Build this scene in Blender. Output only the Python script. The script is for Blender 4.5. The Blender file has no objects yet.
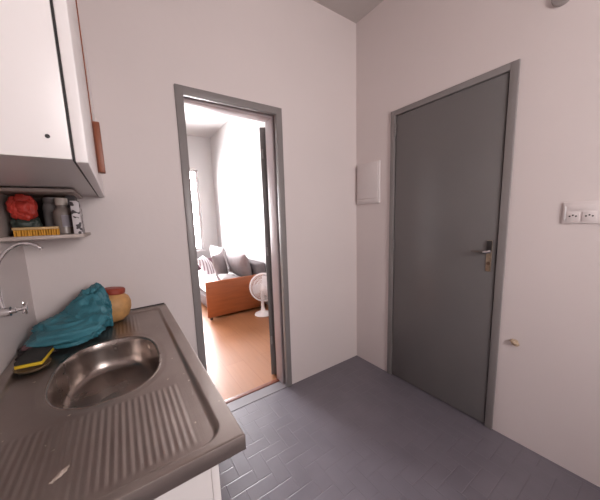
import bpy, bmesh, math, random
from math import sin, cos, pi, radians, hypot, atan2
from mathutils import Vector, Matrix, noise
random.seed(5)
sc = bpy.context.scene
COL = sc.collection

# ------------------------------------------------------------------ materials
def new_mat(name):
    m = bpy.data.materials.new(name); m.use_nodes = True
    return m, m.node_tree.nodes, m.node_tree.links, m.node_tree.nodes['Principled BSDF']

def mat(name, col, rough=.6, metal=0.0, bump=0.0, bscale=60.0, vary=0.0, vscale=4.0, coat=0.0, spec=.5, stretch=None, sheen=0.0, emit=None):
    m, N, L, P = new_mat(name)
    P.inputs['Base Color'].default_value = (*col, 1)
    P.inputs['Roughness'].default_value = rough
    P.inputs['Metallic'].default_value = metal
    P.inputs['Specular IOR Level'].default_value = spec
    P.inputs['Coat Weight'].default_value = coat
    if sheen: P.inputs['Sheen Weight'].default_value = sheen
    tc = N.new('ShaderNodeTexCoord')
    src = tc.outputs['Object']
    if stretch:
        mp = N.new('ShaderNodeMapping'); mp.inputs['Scale'].default_value = stretch
        L.new(src, mp.inputs[0]); src = mp.outputs[0]
    if vary:
        n = N.new('ShaderNodeTexNoise'); n.inputs['Scale'].default_value = vscale; n.inputs['Detail'].default_value = 4
        L.new(src, n.inputs['Vector'])
        r = N.new('ShaderNodeValToRGB')
        r.color_ramp.elements[0].position = .3; r.color_ramp.elements[1].position = .7
        r.color_ramp.elements[0].color = (*[c * (1 - vary) for c in col], 1)
        r.color_ramp.elements[1].color = (*[min(1, c * (1 + vary)) for c in col], 1)
        L.new(n.outputs['Fac'], r.inputs[0]); L.new(r.outputs[0], P.inputs['Base Color'])
    if bump:
        n = N.new('ShaderNodeTexNoise'); n.inputs['Scale'].default_value = bscale; n.inputs['Detail'].default_value = 3
        L.new(src, n.inputs['Vector'])
        b = N.new('ShaderNodeBump'); b.inputs['Strength'].default_value = bump; b.inputs['Distance'].default_value = .01
        L.new(n.outputs['Fac'], b.inputs['Height']); L.new(b.outputs[0], P.inputs['Normal'])
    return m

M = {}
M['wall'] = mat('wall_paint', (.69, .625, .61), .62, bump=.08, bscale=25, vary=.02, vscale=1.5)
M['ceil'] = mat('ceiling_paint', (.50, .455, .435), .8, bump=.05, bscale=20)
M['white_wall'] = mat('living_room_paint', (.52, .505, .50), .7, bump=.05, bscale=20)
M['grey'] = mat('grey_enamel', (.150, .142, .140), .27, bump=.025, bscale=9, vary=.03, vscale=3)
M['frame_grey'] = mat('grey_frame_enamel', (.225, .207, .203), .36, bump=.02, bscale=14, vary=.04, vscale=5)
M['cab'] = mat('white_enamel', (.84, .81, .80), .32, vary=.015, vscale=3)
M['base_white'] = mat('base_cabinet_white', (.74, .71, .70), .4)
M['dark'] = mat('dark_gap', (.02, .018, .018), .6)
M['brown'] = mat('brown_wood_pull', (.25, .075, .035), .45, vary=.12, vscale=20, stretch=(1, 1, .1))
M['black'] = mat('black_plastic', (.025, .022, .022), .35)
M['brass'] = mat('worn_brass', (.33, .26, .19), .38, metal=.8, vary=.2, vscale=80)
M['chrome'] = mat('chrome', (.75, .74, .75), .15, metal=1)
M['plastic'] = mat('white_plastic', (.74, .72, .72), .4)
M['socket'] = mat('socket_plastic', (.70, .64, .63), .4)
M['boxp'] = mat('panel_plastic', (.70, .645, .635), .45)
M['bag'] = mat('turquoise_plastic_film', (.045, .20, .25), .5, bump=.5, bscale=45, vary=.2, vscale=12)
M['ochre'] = mat('ochre_clay', (.55, .30, .115), .55, vary=.15, vscale=30)
M['redlid'] = mat('red_brown_lid', (.33, .055, .03), .5)
M['yellow'] = mat('yellow_foam', (.80, .55, .03), .8, bump=.4, bscale=300)
M['scour'] = mat('dark_scouring', (.035, .032, .03), .95, bump=.6, bscale=400)
M['dcloth'] = mat('dark_cloth', (.045, .035, .038), .9, bump=.4, bscale=80)
M['amber'] = mat('brown_dish', (.20, .14, .085), .3, vary=.15)
M['mauve'] = mat('mauve_rag', (.16, .08, .085), .9)
M['red'] = mat('red_bag', (.52, .045, .03), .45, bump=.4, bscale=60, vary=.25, vscale=18)
M['dgreen'] = mat('dark_green_plastic', (.035, .05, .04), .5)
M['clearish'] = mat('cloudy_plastic', (.20, .185, .18), .35, vary=.15, vscale=15)
M['bottlep'] = mat('grey_brown_bottle', (.24, .20, .18), .3, vary=.15, vscale=20)
M['cream'] = mat('cream_cap', (.62, .56, .50), .4)
M['label'] = mat('bottle_label', (.42, .38, .42), .5)
M['dbox'] = mat('dark_grey_box', (.10, .09, .095), .6)
M['brushw'] = mat('brush_block', (.55, .37, .17), .55, vary=.1, vscale=20)
M['bristle'] = mat('orange_bristles', (.62, .30, .03), .7)
M['shelfw'] = mat('shelf_board', (.46, .385, .35), .55, vary=.05)
M['filler'] = mat('beige_filler', (.55, .42, .30), .8, bump=.8, bscale=90, vary=.15, vscale=40)
M['orange'] = mat('orange_brown_board', (.31, .085, .024), .45, vary=.12, vscale=6, stretch=(.6, .6, 5))
M['sofa'] = mat('grey_sofa_fabric', (.17, .145, .15), .9, bump=.3, bscale=200, vary=.1, vscale=8)
M['cushion'] = mat('light_grey_fabric', (.36, .33, .335), .9, bump=.3, bscale=160, vary=.1, vscale=10)
M['cushion2'] = mat('mid_grey_fabric', (.24, .205, .21), .9, bump=.3, bscale=160, vary=.1, vscale=10)
M['plum'] = mat('plum_fabric', (.15, .075, .095), .9)
M['sheet'] = mat('white_sheet', (.82, .81, .81), .85, bump=.3, bscale=12)
M['fan'] = mat('white_fan_plastic', (.80, .77, .77), .4)
M['blade'] = mat('fan_blade_plastic', (.72, .66, .67), .35)
M['dark_line'] = mat('dark_line_fill', (.03, .024, .022), .6)
M['threshold'] = mat('dark_wood_threshold', (.17, .05, .028), .4, vary=.2, vscale=20, stretch=(.3, 4, 1))
M['pvc'] = mat('window_frame_paint', (.66, .63, .64), .5)

# striped fabric
m, N, L, P = new_mat('striped_fabric'); M['stripe'] = m
tc = N.new('ShaderNodeTexCoord'); w = N.new('ShaderNodeTexWave'); w.bands_direction = 'X'; w.inputs['Scale'].default_value = 5.5
L.new(tc.outputs['Object'], w.inputs['Vector'])
r = N.new('ShaderNodeValToRGB'); r.color_ramp.elements[0].position = .42; r.color_ramp.elements[1].position = .5
r.color_ramp.elements[0].color = (.26, .2, .22, 1); r.color_ramp.elements[1].color = (.6, .56, .57, 1)
L.new(w.outputs['Color'], r.inputs[0]); L.new(r.outputs[0], P.inputs['Base Color']); P.inputs['Roughness'].default_value = .9

# brushed, worn stainless steel
m, N, L, P = new_mat('worn_stainless_steel'); M['steel'] = m
P.inputs['Metallic'].default_value = 1
tc = N.new('ShaderNodeTexCoord')
n = N.new('ShaderNodeTexNoise'); n.inputs['Scale'].default_value = 6; n.inputs['Detail'].default_value = 6
L.new(tc.outputs['Object'], n.inputs['Vector'])
r = N.new('ShaderNodeValToRGB'); r.color_ramp.elements[0].position = .3; r.color_ramp.elements[1].position = .75
r.color_ramp.elements[0].color = (.36, .31, .285, 1); r.color_ramp.elements[1].color = (.46, .405, .375, 1)
n2 = N.new('ShaderNodeTexNoise'); n2.inputs['Scale'].default_value = 42; n2.inputs['Detail'].default_value = 2
L.new(tc.outputs['Object'], n2.inputs['Vector'])
r2 = N.new('ShaderNodeValToRGB'); r2.color_ramp.elements[0].position = .735; r2.color_ramp.elements[1].position = .76
r2.color_ramp.elements[0].color = (0, 0, 0, 1); r2.color_ramp.elements[1].color = (1, 1, 1, 1)
mx = N.new('ShaderNodeMix'); mx.data_type = 'RGBA'
L.new(n2.outputs['Fac'], r2.inputs[0]); L.new(n.outputs['Fac'], r.inputs[0])
L.new(r2.outputs[0], mx.inputs[0]); L.new(r.outputs[0], mx.inputs[6]); mx.inputs[7].default_value = (.75, .68, .6, 1)
L.new(mx.outputs[2], P.inputs['Base Color'])
mr = N.new('ShaderNodeMapRange'); mr.inputs['To Min'].default_value = .33; mr.inputs['To Max'].default_value = .47
L.new(n.outputs['Fac'], mr.inputs[0]); L.new(mr.outputs[0], P.inputs['Roughness'])
mp = N.new('ShaderNodeMapping'); mp.inputs['Scale'].default_value = (1, .04, 1); L.new(tc.outputs['Object'], mp.inputs[0])
n3 = N.new('ShaderNodeTexNoise'); n3.inputs['Scale'].default_value = 500; L.new(mp.outputs[0], n3.inputs['Vector'])
b = N.new('ShaderNodeBump'); b.inputs['Strength'].default_value = .05; b.inputs['Distance'].default_value = .002
L.new(n3.outputs['Fac'], b.inputs['Height']); L.new(b.outputs[0], P.inputs['Normal'])

# grey herringbone tile (brick w x 2w), in metres of the floor itself
def math_node(N, L, op, a, b_=None, c=None):
    n = N.new('ShaderNodeMath'); n.operation = op
    for i, v in enumerate((a, b_, c)):
        if v is None: continue
        if isinstance(v, (int, float)): n.inputs[i].default_value = v
        else: L.new(v, n.inputs[i])
    return n.outputs[0]
m, N, L, P = new_mat('grey_herringbone_tile'); M['tile'] = m
f = lambda op, a, b_=None, c=None: math_node(N, L, op, a, b_, c)
tc = N.new('ShaderNodeTexCoord'); sx = N.new('ShaderNodeSeparateXYZ'); L.new(tc.outputs['Object'], sx.inputs[0])
W = .0785
u = f('DIVIDE', f('ADD', sx.outputs[0], 1.598), W); v = f('DIVIDE', f('ADD', sx.outputs[1], .49), W)
i = f('FLOOR', u); j = f('FLOOR', v); fu = f('SUBTRACT', u, i); fv = f('SUBTRACT', v, j)
k = f('FLOORED_MODULO', f('ADD', i, j), 4)
isv = f('GREATER_THAN', k, 1.5)
lx = f('ADD', k, fu); ly = f('ADD', f('SUBTRACT', k, 2), fv)
dh = f('MINIMUM', f('MINIMUM', lx, f('SUBTRACT', 2, lx)), f('MINIMUM', fv, f('SUBTRACT', 1, fv)))
dv = f('MINIMUM', f('MINIMUM', ly, f('SUBTRACT', 2, ly)), f('MINIMUM', fu, f('SUBTRACT', 1, fu)))
d = f('ADD', f('MULTIPLY', dv, isv), f('MULTIPLY', dh, f('SUBTRACT', 1, isv)))
seam = N.new('ShaderNodeMapRange'); seam.interpolation_type = 'SMOOTHSTEP'
seam.inputs['From Min'].default_value = .0; seam.inputs['From Max'].default_value = .055
L.new(d, seam.inputs[0])
n = N.new('ShaderNodeTexNoise'); n.inputs['Scale'].default_value = 5; n.inputs['Detail'].default_value = 5
L.new(tc.outputs['Object'], n.inputs['Vector'])
r = N.new('ShaderNodeValToRGB'); r.color_ramp.elements[0].position = .3; r.color_ramp.elements[1].position = .7
r.color_ramp.elements[0].color = (.132, .119, .142, 1); r.color_ramp.elements[1].color = (.162, .147, .172, 1)
L.new(n.outputs['Fac'], r.inputs[0])
mx = N.new('ShaderNodeMix'); mx.data_type = 'RGBA'; mx.inputs[6].default_value = (.14, .126, .145, 1)
L.new(seam.outputs[0], mx.inputs[0]); L.new(r.outputs[0], mx.inputs[7]); L.new(mx.outputs[2], P.inputs['Base Color'])
P.inputs['Roughness'].default_value = .42; P.inputs['Specular IOR Level'].default_value = .8
b = N.new('ShaderNodeBump'); b.inputs['Strength'].default_value = .6; b.inputs['Distance'].default_value = .0022
L.new(seam.outputs[0], b.inputs['Height']); L.new(b.outputs[0], P.inputs['Normal'])

# laminate boards of the living room, running along y
m, N, L, P = new_mat('orange_laminate_boards'); M['laminate'] = m
tc = N.new('ShaderNodeTexCoord'); mp = N.new('ShaderNodeMapping'); mp.inputs['Rotation'].default_value = (0, 0, radians(90))
L.new(tc.outputs['Object'], mp.inputs[0])
bt = N.new('ShaderNodeTexBrick'); bt.inputs['Scale'].default_value = 1; bt.inputs['Brick Width'].default_value = 1.2; bt.inputs['Row Height'].default_value = .19
bt.inputs['Mortar Size'].default_value = .0015
bt.inputs['Color1'].default_value = (.30, .125, .056, 1); bt.inputs['Color2'].default_value = (.34, .145, .065, 1); bt.inputs['Mortar'].default_value = (.25, .09, .04, 1)
L.new(mp.outputs[0], bt.inputs['Vector'])
mp2 = N.new('ShaderNodeMapping'); mp2.inputs['Scale'].default_value = (14, .8, 1); L.new(tc.outputs['Object'], mp2.inputs[0])
n = N.new('ShaderNodeTexNoise'); n.inputs['Scale'].default_value = 3; n.inputs['Detail'].default_value = 5; L.new(mp2.outputs[0], n.inputs['Vector'])
mr = N.new('ShaderNodeMapRange'); mr.inputs['To Min'].default_value = .85; mr.inputs['To Max'].default_value = 1.15; L.new(n.outputs['Fac'], mr.inputs[0])
mx = N.new('ShaderNodeMix'); mx.data_type = 'RGBA'; mx.blend_type = 'MULTIPLY'; mx.inputs[0].default_value = 1
L.new(bt.outputs['Color'], mx.inputs[6]); L.new(mr.outputs[0], mx.inputs[7]); L.new(mx.outputs[2], P.inputs['Base Color'])
P.inputs['Roughness'].default_value = .38; P.inputs['Specular IOR Level'].default_value = .5

# window glass: mostly see-through, a little reflection
m = bpy.data.materials.new('window_glass'); m.use_nodes = True; M['glass'] = m
N = m.node_tree.nodes; L = m.node_tree.links; N.clear()
o = N.new('ShaderNodeOutputMaterial'); t = N.new('ShaderNodeBsdfTransparent'); g = N.new('ShaderNodeBsdfGlossy'); g.inputs['Roughness'].default_value = .02
fr = N.new('ShaderNodeFresnel'); fr.inputs['IOR'].default_value = 1.2; ms = N.new('ShaderNodeMixShader')
L.new(fr.outputs[0], ms.inputs[0]); L.new(t.outputs[0], ms.inputs[1]); L.new(g.outputs[0], ms.inputs[2]); L.new(ms.outputs[0], o.inputs[0])

# printed carton: white with dark printed marks
m, N, L, P = new_mat('printed_carton'); M['carton'] = m
tc = N.new('ShaderNodeTexCoord'); vo = N.new('ShaderNodeTexNoise'); vo.inputs['Scale'].default_value = 48; vo.inputs['Detail'].default_value = 1
L.new(tc.outputs['Object'], vo.inputs['Vector'])
r = N.new('ShaderNodeValToRGB'); r.color_ramp.elements[0].position = .54; r.color_ramp.elements[1].position = .57
r.color_ramp.elements[0].color = (.55, .51, .52, 1); r.color_ramp.elements[1].color = (.05, .04, .045, 1)
L.new(vo.outputs['Fac'], r.inputs[0]); L.new(r.outputs[0], P.inputs['Base Color'])

# ------------------------------------------------------------------ helpers
def finish(bm, name, m, parent=None, smooth=True, ang=35):
    bmesh.ops.recalc_face_normals(bm, faces=bm.faces)
    me = bpy.data.meshes.new(name)
    if parent is not None and parent.type == 'EMPTY' or parent is not None and parent.get('_off'):
        bmesh.ops.translate(bm, verts=bm.verts, vec=-Vector(parent['_off']))
    bm.to_mesh(me); bm.free()
    me.materials.append(M[m] if isinstance(m, str) else m)
    ob = bpy.data.objects.new(name, me); COL.objects.link(ob)
    if smooth:
        for p in me.polygons: p.use_smooth = True
        me.set_sharp_from_angle(angle=radians(ang))
    if parent is not None:
        ob.parent = parent
        ob['_off'] = tuple(parent['_off'])
    return ob

def thing(name, label, cat, loc, group=None):
    o = bpy.data.objects.new(name, None); COL.objects.link(o); o.location = loc; o.empty_display_size = .05
    o['label'] = label; o['category'] = cat; o['_off'] = tuple(loc)
    if group: o['group'] = group
    return o

def tag(o, label, cat, group=None):
    # move the origin to the base of the mesh
    vs = [v.co for v in o.data.vertices]
    c = Vector(((min(v.x for v in vs) + max(v.x for v in vs)) / 2, (min(v.y for v in vs) + max(v.y for v in vs)) / 2, min(v.z for v in vs)))
    o.data.transform(Matrix.Translation(-c)); o.location = c; o['_off'] = tuple(c)
    o['label'] = label; o['category'] = cat
    if group: o['group'] = group
    return o

def structure(o): o['kind'] = 'structure'; return o

def box(bm, x0, x1, y0, y1, z0, z1, bev=0, seg=2, mtx=None):
    r = bmesh.ops.create_cube(bm, size=1)
    vs = r['verts']
    for v in vs:
        v.co = Vector(((x0 + x1) / 2 + v.co.x * (x1 - x0), (y0 + y1) / 2 + v.co.y * (y1 - y0), (z0 + z1) / 2 + v.co.z * (z1 - z0)))
    if bev:
        es = list({e for v in vs for e in v.link_edges})
        rr = bmesh.ops.bevel(bm, geom=es, offset=bev, segments=seg, profile=.5, affect='EDGES')
        vs = list({v for f_ in rr['faces'] for v in f_.verts} | {v for v in vs if v.is_valid})
    if mtx is not None:
        bmesh.ops.transform(bm, matrix=mtx, verts=vs)
    return bm

def BX(*a, **k): return box(bmesh.new(), *a, **k)

def frame_from(d):
    d = Vector(d).normalized(); a = Vector((0, 0, 1)) if abs(d.z) < .9 else Vector((1, 0, 0))
    x = d.cross(a).normalized(); y = d.cross(x).normalized()
    return x, y

def tube(bm, pts, r, seg=12, cap=True, closed=False):
    pts = [Vector(p) for p in pts]; n = len(pts)
    rs = r if isinstance(r, (list, tuple)) else [r] * n
    rings = []; px = None
    for i_, p in enumerate(pts):
        if closed: d_ = pts[(i_ + 1) % n] - pts[i_ - 1]
        else: d_ = pts[min(i_ + 1, n - 1)] - pts[max(i_ - 1, 0)]
        d_.normalize()
        if px is None: x, y = frame_from(d_)
        else:
            x = (px - d_ * px.dot(d_)).normalized(); y = d_.cross(x)
        px = x
        rings.append([bm.verts.new(p + (x * cos(2 * pi * k_ / seg) + y * sin(2 * pi * k_ / seg)) * rs[i_]) for k_ in range(seg)])
    for i_ in range(n if closed else n - 1):
        a, b_ = rings[i_], rings[(i_ + 1) % n]
        for k_ in range(seg):
            bm.faces.new((a[k_], a[(k_ + 1) % seg], b_[(k_ + 1) % seg], b_[k_]))
    if cap and not closed:
        bm.faces.new(rings[0][::-1]); bm.faces.new(rings[-1])
    return bm

def lathe(bm, prof, c=(0, 0, 0), axis=(0, 0, 1), seg=32, sx_=1, sy_=1):
    """prof: list of (radius, height) from base to top, closed with caps"""
    c = Vector(c); a = Vector(axis).normalized(); x, y = frame_from(a)
    rings = []
    for r_, h in prof:
        rings.append([bm.verts.new(c + a * h + (x * cos(2 * pi * k_ / seg) * sx_ + y * sin(2 * pi * k_ / seg) * sy_) * r_) for k_ in range(seg)])
    for p_, q_ in zip(rings, rings[1:]):
        for k_ in range(seg):
            bm.faces.new((p_[k_], p_[(k_ + 1) % seg], q_[(k_ + 1) % seg], q_[k_]))
    bm.faces.new(rings[0][::-1]); bm.faces.new(rings[-1])
    return bm

def pillow(w_, h_, t_, mtx, n_=18, plump=1.0, seed=0, wr=.006):
    """soft cushion: w x h outline, t thick, in local XY, then placed by mtx"""
    bm = bmesh.new(); V = {}
    def pt(a, b_, s):
        x = w_ / 2 * a * (1 - .06 * (1 - abs(a)) * 0 - .07 * (1 - b_ * b_) * -.3); y = h_ / 2 * b_
        x *= 1 - .05 * (1 - b_ * b_) ; y *= 1 - .05 * (1 - a * a)
        e = max(0, (1 - abs(a) ** 2.6)) ** .55 * max(0, (1 - abs(b_) ** 2.6)) ** .55
        z = s * t_ / 2 * e * plump
        z += wr * noise.noise(Vector((x * 14 + seed, y * 14, s * 3))) * (e > .05)
        return Vector((x, y, z))
    for s in (1, -1):
        for i_ in range(n_ + 1):
            for j_ in range(n_ + 1):
                a = sin(pi / 2 * (2 * i_ / n_ - 1)); b_ = sin(pi / 2 * (2 * j_ / n_ - 1))
                edge = i_ in (0, n_) or j_ in (0, n_)
                if edge and s == -1: V[s, i_, j_] = V[1, i_, j_]
                else: V[s, i_, j_] = bm.verts.new(pt(a, b_, s))
    for s in (1, -1):
        for i_ in range(n_):
            for j_ in range(n_):
                q = [V[s, i_, j_], V[s, i_ + 1, j_], V[s, i_ + 1, j_ + 1], V[s, i_, j_ + 1]]
                bm.faces.new(q if s == 1 else q[::-1])
    bmesh.ops.transform(bm, matrix=mtx, verts=bm.verts)
    return bm

def T(loc, rx=0, ry=0, rz=0):
    return Matrix.Translation(loc) @ Matrix.Rotation(radians(rz), 4, 'Z') @ Matrix.Rotation(radians(ry), 4, 'Y') @ Matrix.Rotation(radians(rx), 4, 'X')

def catmull(P_, t_):
    n_ = len(P_) - 1; s_ = t_ * n_; i_ = min(int(s_), n_ - 1); f_ = s_ - i_
    g_ = lambda k_: P_[max(0, min(n_, k_))]
    return [.5 * (2 * b1 + (c1 - a1) * f_ + (2 * a1 - 5 * b1 + 4 * c1 - d1) * f_ * f_ + (-a1 + 3 * b1 - 3 * c1 + d1) * f_ ** 3) for a1, b1, c1, d1 in zip(g_(i_ - 1), g_(i_), g_(i_ + 1), g_(i_ + 2))]

# ------------------------------------------------------------------ the setting
WX = -2.222          # left wall of the kitchen
YR = -3.0            # rear wall, behind the camera
H = 2.96
A0, A1, AT = -1.494, -.778, 2.147    # doorway frame, outer
B0, B1, BT = -.357, -1.122, 2.14     # grey door frame on the right wall, outer
FW = .046
LX0, LX1, LY, LH = -3.0, .055, 4.28, 3.2
WT = .15

structure(finish(BX(WX - .15, .15, YR - .15, .10, -.12, 0), 'floor', 'tile', smooth=False))
structure(finish(BX(LX0 - .15, LX1 + .15, .14, LY + .15, -.12, 0), 'floor', 'laminate', smooth=False))
bm = bmesh.new(); box(bm, A0 + FW, A1 - FW, .10, .14, -.1, .004, bev=.002)
structure(finish(bm, 'trim_threshold', 'threshold'))
structure(finish(BX(A0 + FW, A1 - FW, -.004, -.001, -.01, .0012), 'trim_doorway_joint', 'dark_line', smooth=False))
structure(finish(BX(A0 + FW, A1 - FW, .0001, .0985, -.01, .0010), 'trim_doorway_slab', mat('grey_slab', (.20, .185, .20), .4), smooth=False))
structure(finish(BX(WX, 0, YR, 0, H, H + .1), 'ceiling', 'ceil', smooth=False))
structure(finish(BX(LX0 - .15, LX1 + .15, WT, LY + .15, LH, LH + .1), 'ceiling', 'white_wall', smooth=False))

def wall_y(y0, y1, x0, x1, z0, z1, holes, name, m):
    """wall slab normal to y with rectangular holes (x0,x1,z0,z1)"""
    bm = bmesh.new()
    xs = sorted({x0, x1, *[h[0] for h in holes], *[h[1] for h in holes]}); zs = sorted({z0, z1, *[h[2] for h in holes], *[h[3] for h in holes]})
    for a, b_ in zip(xs, xs[1:]):
        for c, d_ in zip(zs, zs[1:]):
            mx_, mz = (a + b_) / 2, (c + d_) / 2
            if any(h[0] < mx_ < h[1] and h[2] < mz < h[3] for h in holes): continue
            box(bm, a, b_, y0, y1, c, d_)
    bmesh.ops.remove_doubles(bm, verts=bm.verts, dist=1e-5)
    seen = {}
    for f_ in list(bm.faces):          # drop the inner faces between neighbouring cells
        key = frozenset(v_.index for v_ in f_.verts)
    bm.verts.index_update()
    for f_ in bm.faces: seen.setdefault(frozenset(v_.index for v_ in f_.verts), []).append(f_)
    dead = [f_ for l_ in seen.values() if len(l_) > 1 for f_ in l_]
    if dead: bmesh.ops.delete(bm, geom=dead, context='FACES')
    return structure(finish(bm, name, m, smooth=False))

wall_y(0, WT - .02, WX - .15, .15, 0, LH + .1, [(A0 + .012, A1 - .012, 0, AT - .012)], 'wall_back', 'wall')
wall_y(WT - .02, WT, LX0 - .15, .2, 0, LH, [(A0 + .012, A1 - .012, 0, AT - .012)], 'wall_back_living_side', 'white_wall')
KW = (-1.35, -.55, 1.35, 2.20)      # kitchen window behind the camera
wall_y(YR - .15, YR, WX - .15, .15, 0, H + .1, [KW], 'wall_rear', 'wall')
LW = (-2.0, -.27, .75, 2.50)     # living room window
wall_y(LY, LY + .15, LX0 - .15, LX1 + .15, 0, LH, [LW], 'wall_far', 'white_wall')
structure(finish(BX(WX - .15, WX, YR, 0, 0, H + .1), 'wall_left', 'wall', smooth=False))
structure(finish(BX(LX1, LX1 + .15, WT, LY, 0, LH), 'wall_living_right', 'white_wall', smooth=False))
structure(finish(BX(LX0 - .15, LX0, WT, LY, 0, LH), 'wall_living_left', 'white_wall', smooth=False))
# right wall with the door recess
bm = bmesh.new()
hy0, hy1 = B1 + .012, B0 - .012
box(bm, 0, .15, YR, hy0, 0, H + .1); box(bm, 0, .15, hy1, 0, 0, H + .1); box(bm, 0, .15, hy0, hy1, BT - .012, H + .1)
bmesh.ops.remove_doubles(bm, verts=bm.verts, dist=1e-5)
structure(finish(bm, 'wall_right', 'wall', smooth=False))
structure(finish(BX(.14, .16, hy0 - .02, hy1 + .02, 0, BT), 'wall_right_backing', 'dark', smooth=False))
# thin dark joint where floor meets wall
def window(idx, rect, y, nv, trans, sill):
    x0, x1, z0, z1 = rect
    bm = bmesh.new(); t_ = .045
    box(bm, x0, x0 + t_, y, y + .06, z0, z1); box(bm, x1 - t_, x1, y, y + .06, z0, z1)
    box(bm, x0 + t_, x1 - t_, y, y + .06, z0, z0 + t_); box(bm, x0 + t_, x1 - t_, y, y + .06, z1 - t_, z1)
    if trans: box(bm, x0 + t_, x1 - t_, y + .005, y + .055, trans - .02, trans + .02)
    for k_ in range(1, nv):
        xx = x0 + (x1 - x0) * k_ / nv; box(bm, xx - .025, xx + .025, y + .002, y + .058, z0 + t_, z1 - t_)
    o = structure(finish(bm, 'window_%d' % idx, 'pvc', smooth=False)); o['_off'] = (0, 0, 0)
    g_ = finish(BX(x0 + t_, x1 - t_, y + .028, y + .032, z0 + t_, z1 - t_), 'pane', 'glass', o, smooth=False)
    finish(BX(x0 - .03, x1 + .03, y - .09 if not sill else sill[0], y if not sill else sill[1], z0 - .03, z0 - .001, bev=.004), 'window_sill', 'pvc', o)
    return o
window(1, LW, LY + .05, 2, 2.27, (LY - .03, LY + .049))
window(2, KW, YR - .10, 2, None, (YR - .039, YR + .03))

# ------------------------------------------------------------------ doorway frame (door_1) with its open leaf
def rect_frame_y(bm, x0, x1, zt, w_, y0, y1, bev=.002):
    box(bm, x0, x0 + w_, y0, y1, 0, zt, bev=bev); box(bm, x1 - w_, x1, y0, y1, 0, zt, bev=bev)
    box(bm, x0 + w_ - .002, x1 - w_ + .002, y0 + .0003, y1 - .0003, zt - w_, zt, bev=bev)
bm = bmesh.new()
rect_frame_y(bm, A0, A1, AT, FW, -.012, .020)                      # kitchen side face
rect_frame_y(bm, A0 + .012, A1 - .012, AT - .012, .010, .018, .052, bev=.001)   # rebate
rect_frame_y(bm, A0, A1, AT, .03, .150, .165, bev=.002)
door1 = structure(finish(bm, 'door_1', 'frame_grey')); door1['_off'] = (0, 0, 0)
bm = bmesh.new(); rect_frame_y(bm, A0 + .012, A1 - .012, AT - .012, FW - .004, .050, .149, bev=.003)
finish(bm, 'jamb_lining', mat('daylit_jamb_grey', (.42, .355, .36), .4), door1)  # frame grey lightened: daylight on the lining is put into the colour
# leaf, hinged on the right jamb and swung back into the living room
hx, hy, ang = -.852, .205, radians(121)
dirv = Vector((-cos(ang), sin(ang), 0))  # closed leaf points to -x
mt = Matrix.Translation((hx, hy, 0)) @ Matrix.Rotation(-ang, 4, 'Z')
leaf = finish(box(bmesh.new(), -.62, 0, 0, .044, .012, AT - .075, bev=.002, mtx=Matrix.Translation((hx, hy, 0)) @ Matrix.Rotation(-ang, 4, 'Z')), 'door_leaf', 'grey', door1)
bm = bmesh.new()
for z in (.3, 1.07, 1.84):
    lathe(bm, [(.006, 0), (.006, .07)], (hx + .012, hy - .012, z), seg=12)
finish(bm, 'hinge', 'frame_grey', leaf)
bm = bmesh.new()
lathe(bm, [(.012, 0), (.012, .03), (.009, .05)], mt @ Vector((-.56, .036, 1.03)), axis=mt.to_3x3() @ Vector((0, 1, 0)), seg=16)
tube(bm, [mt @ Vector((-.56, .08, 1.03)), mt @ Vector((-.45, .085, 1.03))], .008)
finish(bm, 'door_handle', 'chrome', leaf)

# ------------------------------------------------------------------ closed grey door on the right wall (door_2)
bm = bmesh.new()
def rect_frame_x(bm, y0, y1, zt, w_, x0, x1, bev=.002):
    box(bm, x0, x1, y0, y0 + w_, 0, zt, bev=bev); box(bm, x0, x1, y1 - w_, y1, 0, zt, bev=bev)
    box(bm, x0 + .0003, x1 - .0003, y0 + w_ - .002, y1 - w_ + .002, zt - w_, zt, bev=bev)
FB = .038
rect_frame_x(bm, B1, B0, BT, FB, -.014, .05)
rect_frame_x(bm, B1 + .012, B0 - .012, BT - .012, FB + .004, .05, .12)
door2 = structure(finish(bm, 'door_2', 'frame_grey')); door2['_off'] = (0, 0, 0)
leaf = finish(box(bmesh.new(), -.006, .030, B1 + FB + .006, B0 - FB - .006, .010, BT - FB - .006, bev=.0015), 'door_leaf', 'grey', door2)
for z in (2.0, 1.125, .25):
    bm = bmesh.new()
    for q in range(3): lathe(bm, [(.0065, q * .026), (.0065, q * .026 + .024)], (-.012, B0 - FB - .003, z - .04), seg=12)
    finish(bm, 'hinge', 'frame_grey', leaf)
hd = finish(BX(-.011, -.005, -1.058, -1.031, 1.005, 1.192, bev=.0025), 'door_handle_plate', 'brass', leaf)
finish(BX(-.0145, -.0105, -1.0575, -1.0315, 1.128, 1.190, bev=.002), 'handle_shroud', 'black', leaf)
bm = bmesh.new()
lathe(bm, [(.012, 0), (.012, .006), (.009, .010), (.009, .040)], (-.010, -1.045, 1.125), axis=(-1, 0, 0), seg=20)
tube(bm, [(-.046, -1.064, 1.135), (-.048, -1.048, 1.126), (-.048, -1.028, 1.124)], [.007, .009, .009], seg=14)
finish(bm, 'handle_hub', 'chrome', leaf)
bm = bmesh.new(); tube(bm, [(-.048, -1.029, 1.124), (-.050, -1.00, 1.126), (-.050, -.974, 1.129), (-.046, -.964, 1.130)], [.0080, .007, .0065, .0045], seg=14)
finish(bm, 'handle_lever', mat('dull_lever_metal', (.16, .14, .13), .35, metal=.7), leaf)
bm = bmesh.new(); lathe(bm, [(.010, 0), (.010, .004), (.008, .005)], (-.0105, -1.045, 1.055), axis=(-1, 0, 0), seg=20)
box(bm, -.017, -.014, -1.0465, -1.0435, 1.045, 1.058)
finish(bm, 'lock_cylinder', mat('dark_brass', (.16, .11, .08), .4, metal=.8), leaf)

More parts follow.
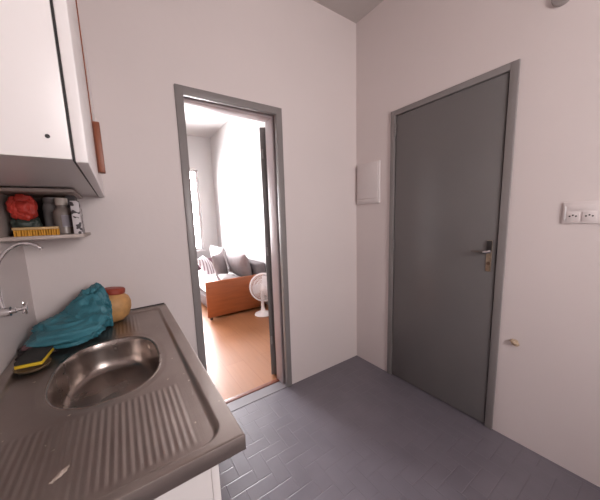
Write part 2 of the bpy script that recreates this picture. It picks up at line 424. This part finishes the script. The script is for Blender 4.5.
# ------------------------------------------------------------------ wall fittings on the right wall
b_ = thing('breaker_panel', 'small white breaker box on the wall beside the closed grey door', 'electrical box', (0, -.142, 1.468))
finish(BX(-.020, 0, -.262, -.022, 1.468, 1.808, bev=.006, seg=3), 'cover_frame', 'boxp', b_)
finish(BX(-.027, -.0195, -.250, -.034, 1.512, 1.797, bev=.004), 'lid', 'boxp', b_)
finish(BX(-.025, -.0195, -.250, -.034, 1.480, 1.506, bev=.003), 'lower_strip', 'boxp', b_)

s_ = thing('wall_socket', 'white double wall socket on the wall right of the closed grey door', 'socket', (0, -1.405, 1.29))
finish(BX(-.008, 0, -1.474, -1.336, 1.288, 1.392, bev=.003), 'cover_plate', 'socket', s_)
for y in (-1.372, -1.425):
    mo = finish(BX(-.0115, -.0075, y - .022, y + .022, 1.300, 1.345, bev=.0015), 'socket_module', 'socket', s_)
    bm = bmesh.new()
    for q, dz in ((-.0105, 0), (0, .0045), (.0105, 0)):
        lathe(bm, [(.0036, 0), (.0036, .001)], (-.0112, y + q, 1.324 + dz), axis=(-1, 0, 0), seg=12)
    finish(bm, 'pin_holes', 'dark', mo)
finish(BX(-.0105, -.0075, -1.449, -1.350, 1.353, 1.376, bev=.001), 'blank_module', 'socket', s_)
finish(BX(-.0115, -.0075, -1.348, -1.342, 1.305, 1.372, bev=.001), 'edge_strip', 'plastic', s_)

bm = bmesh.new(); bmesh.ops.create_icosphere(bm, subdivisions=4, radius=1)
for v_ in bm.verts:
    n_ = v_.co.copy(); k_ = 1 + .35 * noise.noise(n_ * 1.6 + Vector((3, 1, 7))) + .12 * noise.noise(n_ * 5)
    v_.co = Vector((n_.x * .012 * k_ - .007, n_.y * .021 * k_ - 1.197, n_.z * .017 * k_ + .611 + n_.y * .006))
tag(finish(bm, 'filler_lump', 'filler'), 'small beige lump of filler stuck low on the wall right of grey door', 'wall filler')

bm = bmesh.new()
lathe(bm, [(.038, 0), (.038, .010), (.034, .015), (.015, .017)], (0, -1.262, 2.338), axis=(-1, 0, 0), seg=40)
tag(finish(bm, 'wall_fitting', mat('grey_fitting', (.30, .27, .26), .6)), 'round grey fitting high on the wall above the grey door, cut by the photo edge', 'wall fitting')

# ------------------------------------------------------------------ stainless sink worktop
SX0, SX1, SY0, SY1, SZ = WX + .002, -1.657, -1.178, -.003, .886
RECESS = .013
CX, CY, AX, AY, PW = -1.922, -.594, .158, .232, 2.5       # bowl outline (superellipse)
def sel(x, y, gx=0): return (abs((x - CX) / (AX + gx)) ** PW + abs((y - CY) / (AY + gx)) ** PW)
IX0, IX1, IY0, IY1, IR = SX0 + .030, -1.692, SY0 + .018, SY1 - .030, .050
def sdf(x, y):     # rounded rectangle of the recessed field, <0 inside
    cx_, cy_ = (IX0 + IX1) / 2, (IY0 + IY1) / 2
    qx = abs(x - cx_) - (IX1 - IX0) / 2 + IR; qy = abs(y - cy_) - (IY1 - IY0) / 2 + IR
    return hypot(max(qx, 0), max(qy, 0)) + min(max(qx, qy), 0) - IR
def sm(t_): t_ = max(0, min(1, t_)); return t_ * t_ * (3 - 2 * t_)
def top_z(x, y):
    d_ = sdf(x, y)
    z = SZ - RECESS * sm(-d_ / .014)
    # pressed drainer ribs, near field and far field
    for ya, yb, xa, xb in ((-1.135, -.860, -2.150, -1.735), (-.335, -.075, -2.150, -1.800)):
        # the near field's edge follows the bowl
        e = min(sm((y - ya) / .02), sm((yb - y) / .02), sm((x - xa) / .02), sm((xb - x) / .02))
        if e > 0: z += .0013 * e * (.5 - .5 * cos(2 * pi * (x - xa) / .0150))
    z -= .002 * sm((1.25 - sel(x, y, .01)) / .25) * (d_ < -.03)
    return z
bm = bmesh.new(); nx_, ny_ = 185, 300
G = [[None] * (ny_ + 1) for _ in range(nx_ + 1)]
for a in range(nx_ + 1):
    for c in range(ny_ + 1):
        x = SX0 + (SX1 - SX0) * a / nx_; y = SY0 + (SY1 - SY0) * c / ny_
        G[a][c] = bm.verts.new((x, y, top_z(x, y)))
for a in range(nx_):
    for c in range(ny_):
        q = (G[a][c], G[a + 1][c], G[a + 1][c + 1], G[a][c + 1])
        if all(sel(v_.co.x, v_.co.y, .004) < 1 for v_ in q): continue
        bm.faces.new(q)
# rolled edge and apron around the rim
per = [G[a][0] for a in range(nx_ + 1)] + [G[nx_][c] for c in range(1, ny_ + 1)] + [G[a][ny_] for a in range(nx_ - 1, -1, -1)] + [G[0][c] for c in range(ny_ - 1, 0, -1)]
def off(v_, o_, z):
    x, y = v_.co.x, v_.co.y
    if abs(x - SX1) < 1e-6: x += o_
    if abs(y - SY0) < 1e-6: y -= o_
    return bm.verts.new((x, y, z))
prev = per
for o_, z in ((.0022, SZ - .0008), (.003, SZ - .003), (.003, SZ - .038), (-.006, SZ - .042), (-.006, SZ - .036)):
    cur = [off(v_, o_, z) for v_ in per]
    for k_ in range(len(per)):
        bm.faces.new((prev[k_], prev[(k_ + 1) % len(per)], cur[(k_ + 1) % len(per)], cur[k_]))
    prev = cur
for v_ in [v_ for v_ in bm.verts if not v_.link_faces]: bm.verts.remove(v_)
bmesh.ops.recalc_face_normals(bm, faces=bm.faces)
sink = thing('sink_worktop', 'long stainless steel sink worktop with ribbed drainers on a white base cabinet', 'sink', (-1.94, -.59, .844))
finish(bm, 'worktop', 'steel', sink, ang=50)
# bowl: lip ring + wall + bottom
bm = bmesh.new(); SEG = 120; rings = []
def ring(sc_x, sc_y, z, pw=PW):
    out = []
    for k_ in range(SEG):
        t_ = 2 * pi * k_ / SEG; c_, s_ = cos(t_), sin(t_)
        out.append(bm.verts.new((CX + math.copysign(abs(c_) ** (2 / pw), c_) * sc_x, CY + math.copysign(abs(s_) ** (2 / pw), s_) * sc_y, z)))
    return out
zt = SZ - RECESS - .002
prof = [(.007, zt - .0006), (.005, zt + .0006), (.003, zt + .0010), (.000, zt - .0002), (-.003, zt - .006), (-.005, zt - .03), (-.009, zt - .075),
        (-.014, zt - .098), (-.021, zt - .112), (-.031, zt - .120), (-.045, zt - .124), (-.08, zt - .127), (-.115, zt - .129)]
prof = [(g_, z) for g_, z in prof]
for g_, z in prof: rings.append(ring(AX + g_, AY + g_, z, PW if g_ > -.05 else 2.2))
for p_, q_ in zip(rings, rings[1:]):
    for k_ in range(SEG): bm.faces.new((p_[k_], p_[(k_ + 1) % SEG], q_[(k_ + 1) % SEG], q_[k_]))
bm.faces.new(rings[-1])
pol = M['steel'].copy(); pol.name = 'polished_bowl_steel'
for n_ in pol.node_tree.nodes:
    if n_.type == 'MAP_RANGE': n_.inputs['To Min'].default_value = .25; n_.inputs['To Max'].default_value = .29
finish(bm, 'bowl', pol, sink, ang=60)
bm = bmesh.new()
lathe(bm, [(.044, 0), (.044, .0025), (.036, .003), (.030, .0005)], (CX, CY - .07, zt - .1288), seg=32)
dr = finish(bm, 'drain_strainer', 'chrome', sink)
bm = bmesh.new()
for k_ in range(12):
    a = 2 * pi * k_ / 12; lathe(bm, [(.003, 0), (.003, .0008)], (CX + .02 * cos(a), CY - .07 + .02 * sin(a), zt - .1281), seg=8)
finish(bm, 'drain_holes', 'dark', dr)
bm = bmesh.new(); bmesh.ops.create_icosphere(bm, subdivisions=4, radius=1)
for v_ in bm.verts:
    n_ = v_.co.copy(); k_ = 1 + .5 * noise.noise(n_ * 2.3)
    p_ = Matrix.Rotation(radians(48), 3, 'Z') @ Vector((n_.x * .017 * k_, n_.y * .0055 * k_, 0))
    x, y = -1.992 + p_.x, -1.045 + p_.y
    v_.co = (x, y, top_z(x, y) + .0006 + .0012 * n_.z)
finish(bm, 'glare_spot', mat('pale_glare', (.55, .46, .40), .35, vary=.2, vscale=90), sink)  # pale flat blob painting the bright glare of a wet spot on the steel
# dark bead drawn in for the gap shade and lip reflection along the back edge
bm = bmesh.new()
tube(bm, [(SX0 + .25, -.0035, SZ + .001), (-1.80, -.004, SZ + .002), (SX1 - .004, -.005, SZ + .003)], [.003, .0035, .0045], seg=8)
finish(bm, 'back_gap_line', 'dark_line', sink)

# ------------------------------------------------------------------ base cabinet
bc = thing('base_cabinet', 'white base cabinet under the steel sink worktop', 'cabinet', (-1.96, -.58, 0))
bm = bmesh.new(); bx0, bx1, by0, by1, bz0, bz1 = WX + .003, -1.728, SY0 + .028, -.006, .09, SZ - .045
box(bm, bx0, bx1, by0, by0 + .018, bz0, bz1); box(bm, bx0, bx1, by1 - .018, by1, bz0, bz1)
box(bm, bx0, bx1, by0 + .0181, by1 - .0181, bz0, bz0 + .018); box(bm, bx0, bx0 + .006, by0 + .0181, by1 - .0181, bz0 + .0181, bz1)
finish(bm, 'body', 'base_white', bc)
finish(BX(WX + .003, -1.755, SY0 + .05, -.006, 0, .089), 'plinth', 'dark', bc)
for y0, y1 in ((SY0 + .029, -.585), (-.581, -.008)):
    dd = finish(BX(-1.727, -1.709, y0, y1, .10, SZ - .05, bev=.003), 'door', 'base_white', bc)
    yy = y1 - .05 if y0 < -.9 else y0 + .05
    bm = bmesh.new(); tube(bm, [(-1.709, yy, .62), (-1.684, yy, .625), (-1.684, yy, .735), (-1.709, yy, .74)], .005, seg=10)
    finish(bm, 'handle', 'chrome', dd)

# ------------------------------------------------------------------ upper cabinet
UX, UY, UZ, UT = -1.916, -.89, 1.515, 2.17
uc = thing('wall_cabinet', 'white wall cabinet hanging above the sink, seen from its end', 'cabinet', ((UX + WX) / 2, UY / 2, UZ))
bm = bmesh.new()
box(bm, WX + .001, UX, UY, UY + .018, UZ, UT, bev=.0012); box(bm, WX + .001, UX, -.022, -.004, UZ, UT, bev=.0012)
box(bm, WX + .001, UX - .001, UY + .0181, -.0221, UT - .018, UT - .001)
box(bm, WX + .001, WX + .01, UY + .0181, -.0221, UZ + .02, UT - .0185)
finish(bm, 'body', 'cab', uc)
finish(BX(WX + .012, UX - .001, UY + .0185, -.0225, UZ + .004, UZ + .020), 'bottom_panel', 'cab', uc)
for y0, y1 in ((UY - .001, -.135), (-.128, -.005)):
    dd = finish(BX(UX + .0057, UX + .030, y0, y1, UZ - .006, UT, bev=.003, seg=3), 'door', 'cab', uc)
    if y0 < -.8:
        bm = bmesh.new()
        box(bm, UX + .0302, UX + .0335, -.425, -.40, UZ + .05, UT, bev=.001)
        finish(bm, 'edge_strip', 'brown', dd)
        finish(BX(UX + .0337, UX + .054, -.432, -.395, UZ + .050, UZ + .235, bev=.003), 'handle', 'brown', dd)
finish(BX(UX + .0005, UX + .0053, UY + .003, -.01, UZ - .002, UT - .004), 'door_seal', 'dark', uc)
bm = bmesh.new(); lathe(bm, [(.0045, 0), (.0045, .0008)], (-1.953, UY, 1.561), axis=(0, -1, 0), seg=16)
finish(bm, 'screw_hole', 'dark', uc)

# ------------------------------------------------------------------ corner shelf under the cabinet
SHX, SHY, SHZ = -1.966, -.31, 1.318
sh = thing('corner_shelf', 'small open shelf box in the corner under the white wall cabinet', 'shelf', ((WX + SHX) / 2, SHY / 2, SHZ))
finish(BX(WX + .001, SHX, SHY, -.002, SHZ, SHZ + .014, bev=.001), 'shelf_board', 'shelfw', sh)
finish(BX(WX + .001, WX + .010, SHY, -.002, SHZ + .0145, 1.5005, bev=.001), 'side_panel', 'shelfw', sh)
finish(BX(WX + .001, SHX - .012, SHY, -.002, 1.501, UZ - .002, bev=.001), 'top_board', 'shelfw', sh)
finish(BX(WX + .0105, SHX - .034, -.010, -.003, SHZ + .0145, 1.5005), 'added_dark_panel', mat('dark_shelf_interior', (.10, .075, .065), .7), sh)  # dark panel added to darken the shelf interior behind the items
SB = SHZ + .0145
# things on the shelf, left to right
def blob(name, c, s, mname, seed, amp=.22, fr=1.8, flat=None, parent=None, sub=5):
    bm = bmesh.new(); bmesh.ops.create_icosphere(bm, subdivisions=sub, radius=1)
    for v_ in bm.verts:
        n_ = v_.co.copy()
        k_ = 1 + amp * noise.noise(n_ * fr + Vector((seed, seed * 2, 1))) + amp * .45 * noise.noise(n_ * fr * 2.7 + Vector((seed, 0, seed))) + amp * .2 * abs(noise.noise(n_ * fr * 6))
        p_ = Vector((math.copysign(abs(n_.x) ** .8, n_.x) * s[0], math.copysign(abs(n_.y) ** .8, n_.y) * s[1], math.copysign(abs(n_.z) ** .8, n_.z) * s[2])) * k_ + Vector(c)
        if flat is not None: p_.z = max(p_.z, flat + .0003)
        v_.co = p_
    return finish(bm, name, mname, parent)
rb = thing('refill_pouch', 'crumpled red pouch at the left end of the corner shelf', 'pouch', (-2.16, -.2, SB))
blob('pouch', (-2.150, -.225, SB + .112), (.040, .045, .050), 'red', 3, flat=SB, parent=rb)
blob('pouch_base', (-2.152, -.215, SB + .038), (.043, .036, .042), 'dgreen', 8, flat=SB, parent=rb)
jr = thing('plastic_jar', 'cloudy grey plastic jar between the red pouch and the white-capped bottle', 'jar', (-2.088, -.16, SB))
bm = bmesh.new(); lathe(bm, [(.030, 0), (.034, .004), (.034, .12), (.030, .132), (.026, .136)], (-2.075, -.15, SB), seg=28); finish(bm, 'jar_body', 'clearish', jr)
bm = bmesh.new(); lathe(bm, [(.029, .1362), (.030, .138), (.030, .157), (.027, .160)], (-2.075, -.15, SB), seg=28); finish(bm, 'jar_lid', 'clearish', jr)
bo = thing('cleaning_bottle', 'squat grey-brown bottle with a cream cap and pale label on the corner shelf', 'bottle', (-2.035, -.215, SB))
bm = bmesh.new(); lathe(bm, [(.027, 0), (.032, .004), (.032, .085), (.029, .100), (.018, .112), (.017, .122)], (-2.034, -.222, SB), seg=32); finish(bm, 'bottle_body', 'bottlep', bo)
bm = bmesh.new(); lathe(bm, [(.020, .1222), (.021, .124), (.021, .150), (.019, .152)], (-2.034, -.222, SB), seg=32); finish(bm, 'cap', 'cream', bo)
bm = bmesh.new()
for a0 in [math.radians(-95 + 8 * q) for q in range(11)]:
    a1 = a0 + radians(8); vs = []
    for a, z in ((a0, .030), (a1, .030), (a1, .080), (a0, .080)):
        vs.append(bm.verts.new((-2.034 + .0326 * cos(a), -.222 + .0326 * sin(a), SB + z)))
    bm.faces.new(vs)
bmesh.ops.solidify(bm, geom=bm.faces[:], thickness=.0004)
finish(bm, 'label', 'label', bo)
tag(finish(BX(-1.998, -1.970, -.300, -.21, SB, SB + .135, bev=.0015), 'carton', 'carton'), 'narrow printed white carton at the right end of the corner shelf', 'carton')
tag(finish(BX(-2.025, -1.995, -.165, -.06, SB, SB + .170, bev=.0015), 'storage_tin', 'dbox'), 'dark grey box behind the printed carton on the corner shelf', 'box')
br = thing('scrubbing_brush', 'scrubbing brush with orange bristles lying along the front of the corner shelf', 'brush', (-2.11, -.285, SB))
finish(BX(-2.178, -2.046, -.302, -.262, SB + .024, SB + .034, bev=.003), 'brush_block', 'brushw', br)
bm = bmesh.new()
for a in range(17):
    for c in range(4):
        x = -2.173 + a * .0077; y = -.297 + c * .010
        dx, dy = random.uniform(-.002, .002), random.uniform(-.002, .002)
        tube(bm, [(x, y, SB + .0245), (x + dx, y + dy, SB + .0004)], [.0026, .0034], seg=7)
ob = finish(bm, 'bristles', 'bristle', br); ob['kind'] = 'stuff'

# ------------------------------------------------------------------ wall faucet
FY = -.55
fc = thing('faucet', 'chrome gooseneck wall faucet above the sink bowl', 'faucet', (WX, FY, 1.09))
bm = bmesh.new(); lathe(bm, [(.026, 0), (.026, .004), (.016, .012), (.012, .016), (.012, .040), (.0145, .042), (.0145, .070)], (WX + .0005, FY, 1.108), axis=(1, 0, 0), seg=24)
finish(bm, 'body', 'chrome', fc)
bm = bmesh.new()
pts = [(-2.170, FY, 1.114), (-2.174, FY, 1.15), (-2.173, FY, 1.215), (-2.163, FY, 1.262), (-2.142, FY, 1.295), (-2.115, FY, 1.314), (-2.092, FY, 1.316), (-2.074, FY, 1.308), (-2.061, FY, 1.294)]
pts = [catmull([(p_[0] + .004, p_[1], p_[2]) for p_ in pts], k_ / 40) for k_ in range(41)]
tube(bm, pts, [.0070] + [.0056] * 39 + [.0062], seg=14); finish(bm, 'spout', 'chrome', fc)
hn = None
bm = bmesh.new(); lathe(bm, [(.0085, 0), (.0085, .012), (.006, .014), (.006, .026), (.009, .028), (.009, .036), (.006, .038)], (WX + .0705, FY, 1.108), axis=(1, .0, .12), seg=20)
hn = finish(bm, 'handle', 'chrome', fc)
bm = bmesh.new(); c0 = Vector((WX + .102, FY, 1.1115))
for a in (25, 115, 205, 295):
    d_ = Vector((0, cos(radians(a)), sin(radians(a))))
    tube(bm, [c0 + d_ * .006, c0 + d_ * .022, c0 + d_ * .025], [.0035, .0042, .002], seg=10)
finish(bm, 'cross_spokes', 'chrome', hn)

# ------------------------------------------------------------------ things on the worktop
DZ = SZ - RECESS     # recessed field
# turquoise bag: lofted along a bent spine, folded skin
bm = bmesh.new()
spine = [(-2.150, -.100, .028, .030, .028), (-2.132, -.155, .044, .062, .046), (-2.102, -.218, .050, .100, .054), (-2.068, -.270, .050, .126, .052),
         (-2.038, -.255, .056, .122, .058), (-2.012, -.220, .078, .100, .080), (-1.988, -.182, .094, .082, .097), (-1.958, -.155, .095, .080, .100), (-1.932, -.145, .092, .076, .096)]
NS, NA = 110, 110; rings = []
for a in range(NS + 1):
    t_ = a / NS
    x, y, z, rw, rh = catmull(spine, t_); x2, y2 = catmull(spine, min(1, t_ + .01))[:2]; x1, y1 = catmull(spine, max(0, t_ - .01))[:2]
    tx, ty = x2 - x1, y2 - y1; l_ = hypot(tx, ty); nx2, ny2 = -ty / l_, tx / l_
    endf = min(1, (t_ / .10)) ** .5 if t_ < .1 else 1
    row = []
    for c in range(NA):
        th = 2 * pi * c / NA
        P0 = Vector((t_ * 4.2, cos(th) * 1.0, sin(th) * 1.0))
        k_ = 1 + .26 * noise.noise(P0 * 1.5 + Vector((5, 2, 9))) - .40 * (abs(noise.noise(P0 * 2.2 + Vector((1, 7, 3)))) - .2) - .16 * (abs(noise.noise(P0 * 5 + Vector((4, 1, 3)))) - .2)
        fold = .10 * sin(t_ * 17 + 1.8 * sin(th * 2 + 1) + 3 * noise.noise(P0)) * (.4 + .6 * t_)
        k_ = (k_ + fold * .5) * (endf if endf > .02 else .02)
        dx = cos(th) * rw * k_; dz = sin(th) * rh * k_
        row.append(bm.verts.new((x + nx2 * dx, min(y + ny2 * dx, -.006), max(z + DZ + dz, DZ + .0045))))
    rings.append(row)
# open mouth turned in a little
x, y, z = [sum(v_.co[q] for v_ in rings[-1]) / NA for q in range(3)]
for q_, sc2 in ((1, .93), (2, .86)):
    rings.append([bm.verts.new(Vector((x, y, z)) + (v_.co - Vector((x, y, z))) * sc2 - Vector((.006 * q_, -.0, 0))) for v_ in rings[NS]])
for p_, q_ in zip(rings, rings[1:]):
    for k_ in range(NA): bm.faces.new((p_[k_], p_[(k_ + 1) % NA], q_[(k_ + 1) % NA], q_[k_]))
bm.faces.new(rings[0][::-1])
for v_ in bm.verts: v_.co.z = max(v_.co.z, DZ + .0045); v_.co.x = max(v_.co.x, WX + .006)
tag(finish(bm, 'plastic_bag', 'bag', ang=80), 'crumpled turquoise plastic bag lying on the worktop in the corner', 'bag')

pt_ = thing('clay_pot', 'round ochre pot with a red-brown rim lying half inside the turquoise bag', 'pot', (-1.885, -.12, DZ))
ax_ = Vector((.35, -.05, .55)).normalized()
pc = Vector((-1.905, -.110, DZ + .084)); bm = bmesh.new()
rp = [(.02, -.084), (.045, -.074), (.068, -.048), (.078, -.010), (.076, .020), (.064, .047), (.046, .060)]
bm = bmesh.new(); lathe(bm, rp, pc, axis=(.10, .05, 1), seg=40); finish(bm, 'pot_body', 'ochre', pt_)
bm = bmesh.new(); lathe(bm, [(.046, .0605), (.050, .066), (.050, .084), (.044, .090), (.030, .091)], pc, axis=(.10, .05, 1), seg=40); finish(bm, 'rim_lid', 'redlid', pt_)

dc = blob('dish_cloth', (-2.160, -.340, DZ + .014), (.050, .050, .026), 'dcloth', 11, amp=.35, fr=2.2, flat=DZ + .004)
tag(dc, 'crumpled dark cloth on the worktop below the turquoise bag', 'cloth')
mr_ = blob('rag', (-2.180, -.352, DZ + .043), (.016, .018, .009), 'mauve', 4, amp=.3, sub=4)
tag(mr_, 'small mauve rag lying on the dark cloth beside the turquoise bag', 'rag')
bm = bmesh.new(); lathe(bm, [(.040, .0045), (.052, .008), (.060, .016), (.062, .019), (.058, .019), (.05, .013), (.02, .010)], (-2.143, -.478, DZ), seg=40, sx_=.80, sy_=.80)
tag(finish(bm, 'soap_dish', 'amber'), 'shallow oval brown dish under the sponge beside the sink bowl', 'dish')
sp = thing('sponge', 'yellow sponge with a dark scouring top on the brown dish left of sink', 'sponge', (-2.148, -.46, DZ + .02))
mt = T((-2.143, -.438, DZ + .020), rz=-8, rx=2)
finish(box(bmesh.new(), -.037, .037, -.055, .055, 0, .012, bev=.003, mtx=mt), 'foam', 'yellow', sp)
finish(box(bmesh.new(), -.036, .0365, -.0545, .0545, .0123, .025, bev=.003, mtx=mt), 'scouring_pad', 'scour', sp)

# ------------------------------------------------------------------ living room seen through the doorway
so = thing('sofa', 'grey sofa with an orange-brown wooden side panel against the white wall', 'sofa', (-.44, 2.95, 0))
finish(BX(-.930, -.04, 1.85, 1.885, .035, .545, bev=.010, seg=3), 'side_panel', 'orange', so)
finish(BX(-.87, .02, 1.887, 3.98, .10, .27, bev=.02), 'base_frame', 'sofa', so)
finish(pillow(.86, 2.06, .17, T((-.44, 2.93, .345)), n_=24, plump=1.0, wr=.01), 'seat_cushion', 'sheet', so)
finish(BX(-.10, .045, 1.90, 3.98, .27, .70, bev=.04, seg=4), 'back_frame', 'sofa', so)
finish(BX(-.90, .045, 3.985, 4.14, .05, .58, bev=.05, seg=4), 'armrest', 'plum', so)
for x, y in ((-.88, 1.845), (-.10, 1.845), (-.85, 4.05), (-.05, 4.05)):
    bm = bmesh.new(); lathe(bm, [(.018, 0), (.022, .035 if y < 3 else .05)], (x, y + .022, 0), seg=16); finish(bm, 'leg', 'dark', so)

def cush(label, mname, w_, h_, t_, mtx, seed, name='sofa_cushion'):
    return tag(finish(pillow(w_, h_, t_, mtx, seed=seed, wr=.012), name, mname), label, 'cushion', None)
cush('large grey back cushion at the end of the sofa nearest the fan', 'cushion2', .80, .44, .22, T((-.215, 2.40, .64), rx=90, rz=90) @ Matrix.Rotation(radians(-14), 4, 'X'), 1)
cush('pale grey back cushion at the far end of the sofa near the window', 'cushion', .80, .46, .22, T((-.215, 3.40, .66), rx=90, rz=90) @ Matrix.Rotation(radians(-12), 4, 'X'), 2)
cush('narrow grey cushion standing edge-on in the middle of the sofa', 'cushion2', .46, .46, .15, T((-.46, 2.62, .60), rx=90, rz=52) @ Matrix.Rotation(radians(-12), 4, 'X'), 3)
cush('striped grey cushion leaning over on the far part of the sofa', 'stripe', .50, .44, .16, T((-.52, 3.20, .545), rx=52, rz=62), 4)
cush('small grey cushion lying in front of the large back cushion', 'cushion', .42, .34, .13, T((-.47, 2.15, .475), rx=16, rz=80), 5)

fn = thing('desk_fan', 'white desk fan standing on the wooden floor beside the sofa panel', 'fan', (-.205, 1.60, 0))
bm = bmesh.new(); lathe(bm, [(.115, 0), (.125, .006), (.120, .020), (.085, .036), (.045, .050), (.030, .075), (.024, .11), (.022, .20), (.022, .30)], (-.205, 1.60, 0), seg=40)
finish(bm, 'base', 'fan', fn)
fd = Vector((-.60, -.80, .06)).normalized(); hc = Vector((-.205, 1.545, .418))
bm = bmesh.new(); lathe(bm, [(.035, -.15), (.052, -.135), (.056, -.06), (.050, -.035), (.02, -.033)], hc, axis=fd, seg=28)
tube(bm, [(-.205, 1.60, .29), hc - fd * .08], [.022, .026], seg=16)
finish(bm, 'motor_housing', 'fan', fn)
fx, fy = frame_from(fd)
bm = bmesh.new(); NR = 60
for r_, h_ in ((.185, 0), (.187, .008), (.185, -.008)):
    tube(bm, [hc + fd * h_ + (fx * cos(2 * pi * k_ / 48) + fy * sin(2 * pi * k_ / 48)) * r_ * 1.06 for k_ in range(48)], .011 if h_ == 0 else .005, seg=8, closed=True)
for s_ in (1, -1):
    for r_, h_ in ((.15, .036), (.11, .048), (.05, .056)):
        tube(bm, [hc + fd * h_ * s_ + (fx * cos(2 * pi * k_ / 40) + fy * sin(2 * pi * k_ / 40)) * r_ for k_ in range(40)], .0022, seg=6, closed=True)
    for k_ in range(NR):
        a = 2 * pi * k_ / NR; e = fx * cos(a) + fy * sin(a); e2 = fx * cos(a + .25) + fy * sin(a + .25)
        tube(bm, [hc + e * .196 + fd * .006 * s_, hc + (e * .75 + e2 * .25).normalized() * .15 + fd * .036 * s_, hc + (e * .5 + e2 * .5).normalized() * .11 + fd * .048 * s_, hc + e2 * .04 + fd * .056 * s_], .0024, seg=5)
finish(bm, 'grille', 'fan', fn)
bm = bmesh.new(); lathe(bm, [(.040, .054), (.042, .058), (.036, .066), (.015, .070)], hc, axis=fd, seg=28); finish(bm, 'badge', 'fan', fn)
bm = bmesh.new(); lathe(bm, [(.026, -.03), (.028, .02), (.018, .03)], hc, axis=fd, seg=24); hb = finish(bm, 'hub', 'blade', fn)
for q in range(3):
    bm = bmesh.new(); a0 = 2 * pi * q / 3; gr = []
    for i_ in range(9):
        r_ = .024 + (.165 - .024) * i_ / 8; row = []
        half = .32 + .28 * sin(pi * (i_ / 8) ** .8)
        for j_ in range(9):
            s_ = j_ / 8 * 2 - 1; a = a0 + s_ * half + .25 * i_ / 8
            row.append(bm.verts.new(hc + (fx * cos(a) + fy * sin(a)) * r_ + fd * (s_ * .020)))
        gr.append(row)
    for i_ in range(8):
        for j_ in range(8): bm.faces.new((gr[i_][j_], gr[i_ + 1][j_], gr[i_ + 1][j_ + 1], gr[i_][j_ + 1]))
    bmesh.ops.solidify(bm, geom=bm.faces[:], thickness=.0018)
    finish(bm, 'blade', 'blade', fn)

# ------------------------------------------------------------------ light
wd = bpy.data.worlds.new('sky'); sc.world = wd; wd.use_nodes = True
# open bright sky on the living-room side, sky dimmed and warmed on the kitchen side to set its fill
WN, WL = wd.node_tree.nodes, wd.node_tree.links; bg = WN['Background']
wt = WN.new('ShaderNodeTexCoord'); wx = WN.new('ShaderNodeSeparateXYZ'); WL.new(wt.outputs['Generated'], wx.inputs[0])
wr = WN.new('ShaderNodeMapRange'); wr.inputs['From Min'].default_value = -.1; wr.inputs['From Max'].default_value = .1; WL.new(wx.outputs[1], wr.inputs[0])
wc = WN.new('ShaderNodeMix'); wc.data_type = 'RGBA'; WL.new(wr.outputs[0], wc.inputs[0])
wc.inputs[6].default_value = (1.0, .925, .92, 1); wc.inputs[7].default_value = (1.0, .975, 1.0, 1); WL.new(wc.outputs[2], bg.inputs[0])
ws = WN.new('ShaderNodeMapRange'); ws.inputs['To Min'].default_value = 30; ws.inputs['To Max'].default_value = 62; WL.new(wr.outputs[0], ws.inputs[0]); WL.new(ws.outputs[0], bg.inputs[1])
def portal(rect, y, into):
    l_ = bpy.data.lights.new('window_daylight', 'AREA'); l_.shape = 'RECTANGLE'; l_.size = rect[1] - rect[0]; l_.size_y = rect[3] - rect[2]
    l_.cycles.is_portal = True
    o = bpy.data.objects.new('window_daylight', l_); COL.objects.link(o)
    o.location = ((rect[0] + rect[1]) / 2, y, (rect[2] + rect[3]) / 2)
    o.rotation_euler = (radians(-90 if into < 0 else 90), 0, 0)
    return o
portal(LW, LY + .16, -1)
portal(KW, YR - .16, 1)

# ------------------------------------------------------------------ camera
cd = bpy.data.cameras.new('camera'); cam = bpy.data.objects.new('camera', cd); COL.objects.link(cam); sc.camera = cam
fw = Vector((0.53786137, 0.83197856, -0.13607651)); rt = Vector((0.83644038, -0.54680461, -0.03704348)); up = Vector((0.10522664, 0.09389563, 0.99000554))
R = Matrix((rt, up, -fw)).transposed().to_4x4()
cam.matrix_world = Matrix.Translation((-1.8434, -1.6828, 1.3596)) @ R
cd.sensor_width = 36; cd.lens = 259.876 / 600 * 36; cd.shift_x = (300 - 288.936) / 600; cd.shift_y = (255.086 - 250) / 600; cd.clip_start = .02

vs = sc.view_settings; vs.view_transform = 'Standard'; vs.look = 'None'; vs.gamma = 1; vs.use_curve_mapping = False; vs.exposure = 0
sc.cycles.max_bounces = 12; sc.cycles.diffuse_bounces = 8; sc.cycles.glossy_bounces = 5; sc.cycles.transparent_max_bounces = 12
sc.cycles.use_denoising = True; sc.cycles.sample_clamp_indirect = 8; sc.cycles.caustics_reflective = False; sc.cycles.caustics_refractive = False
for o in sc.objects:
    if '_off' in o: del o['_off']
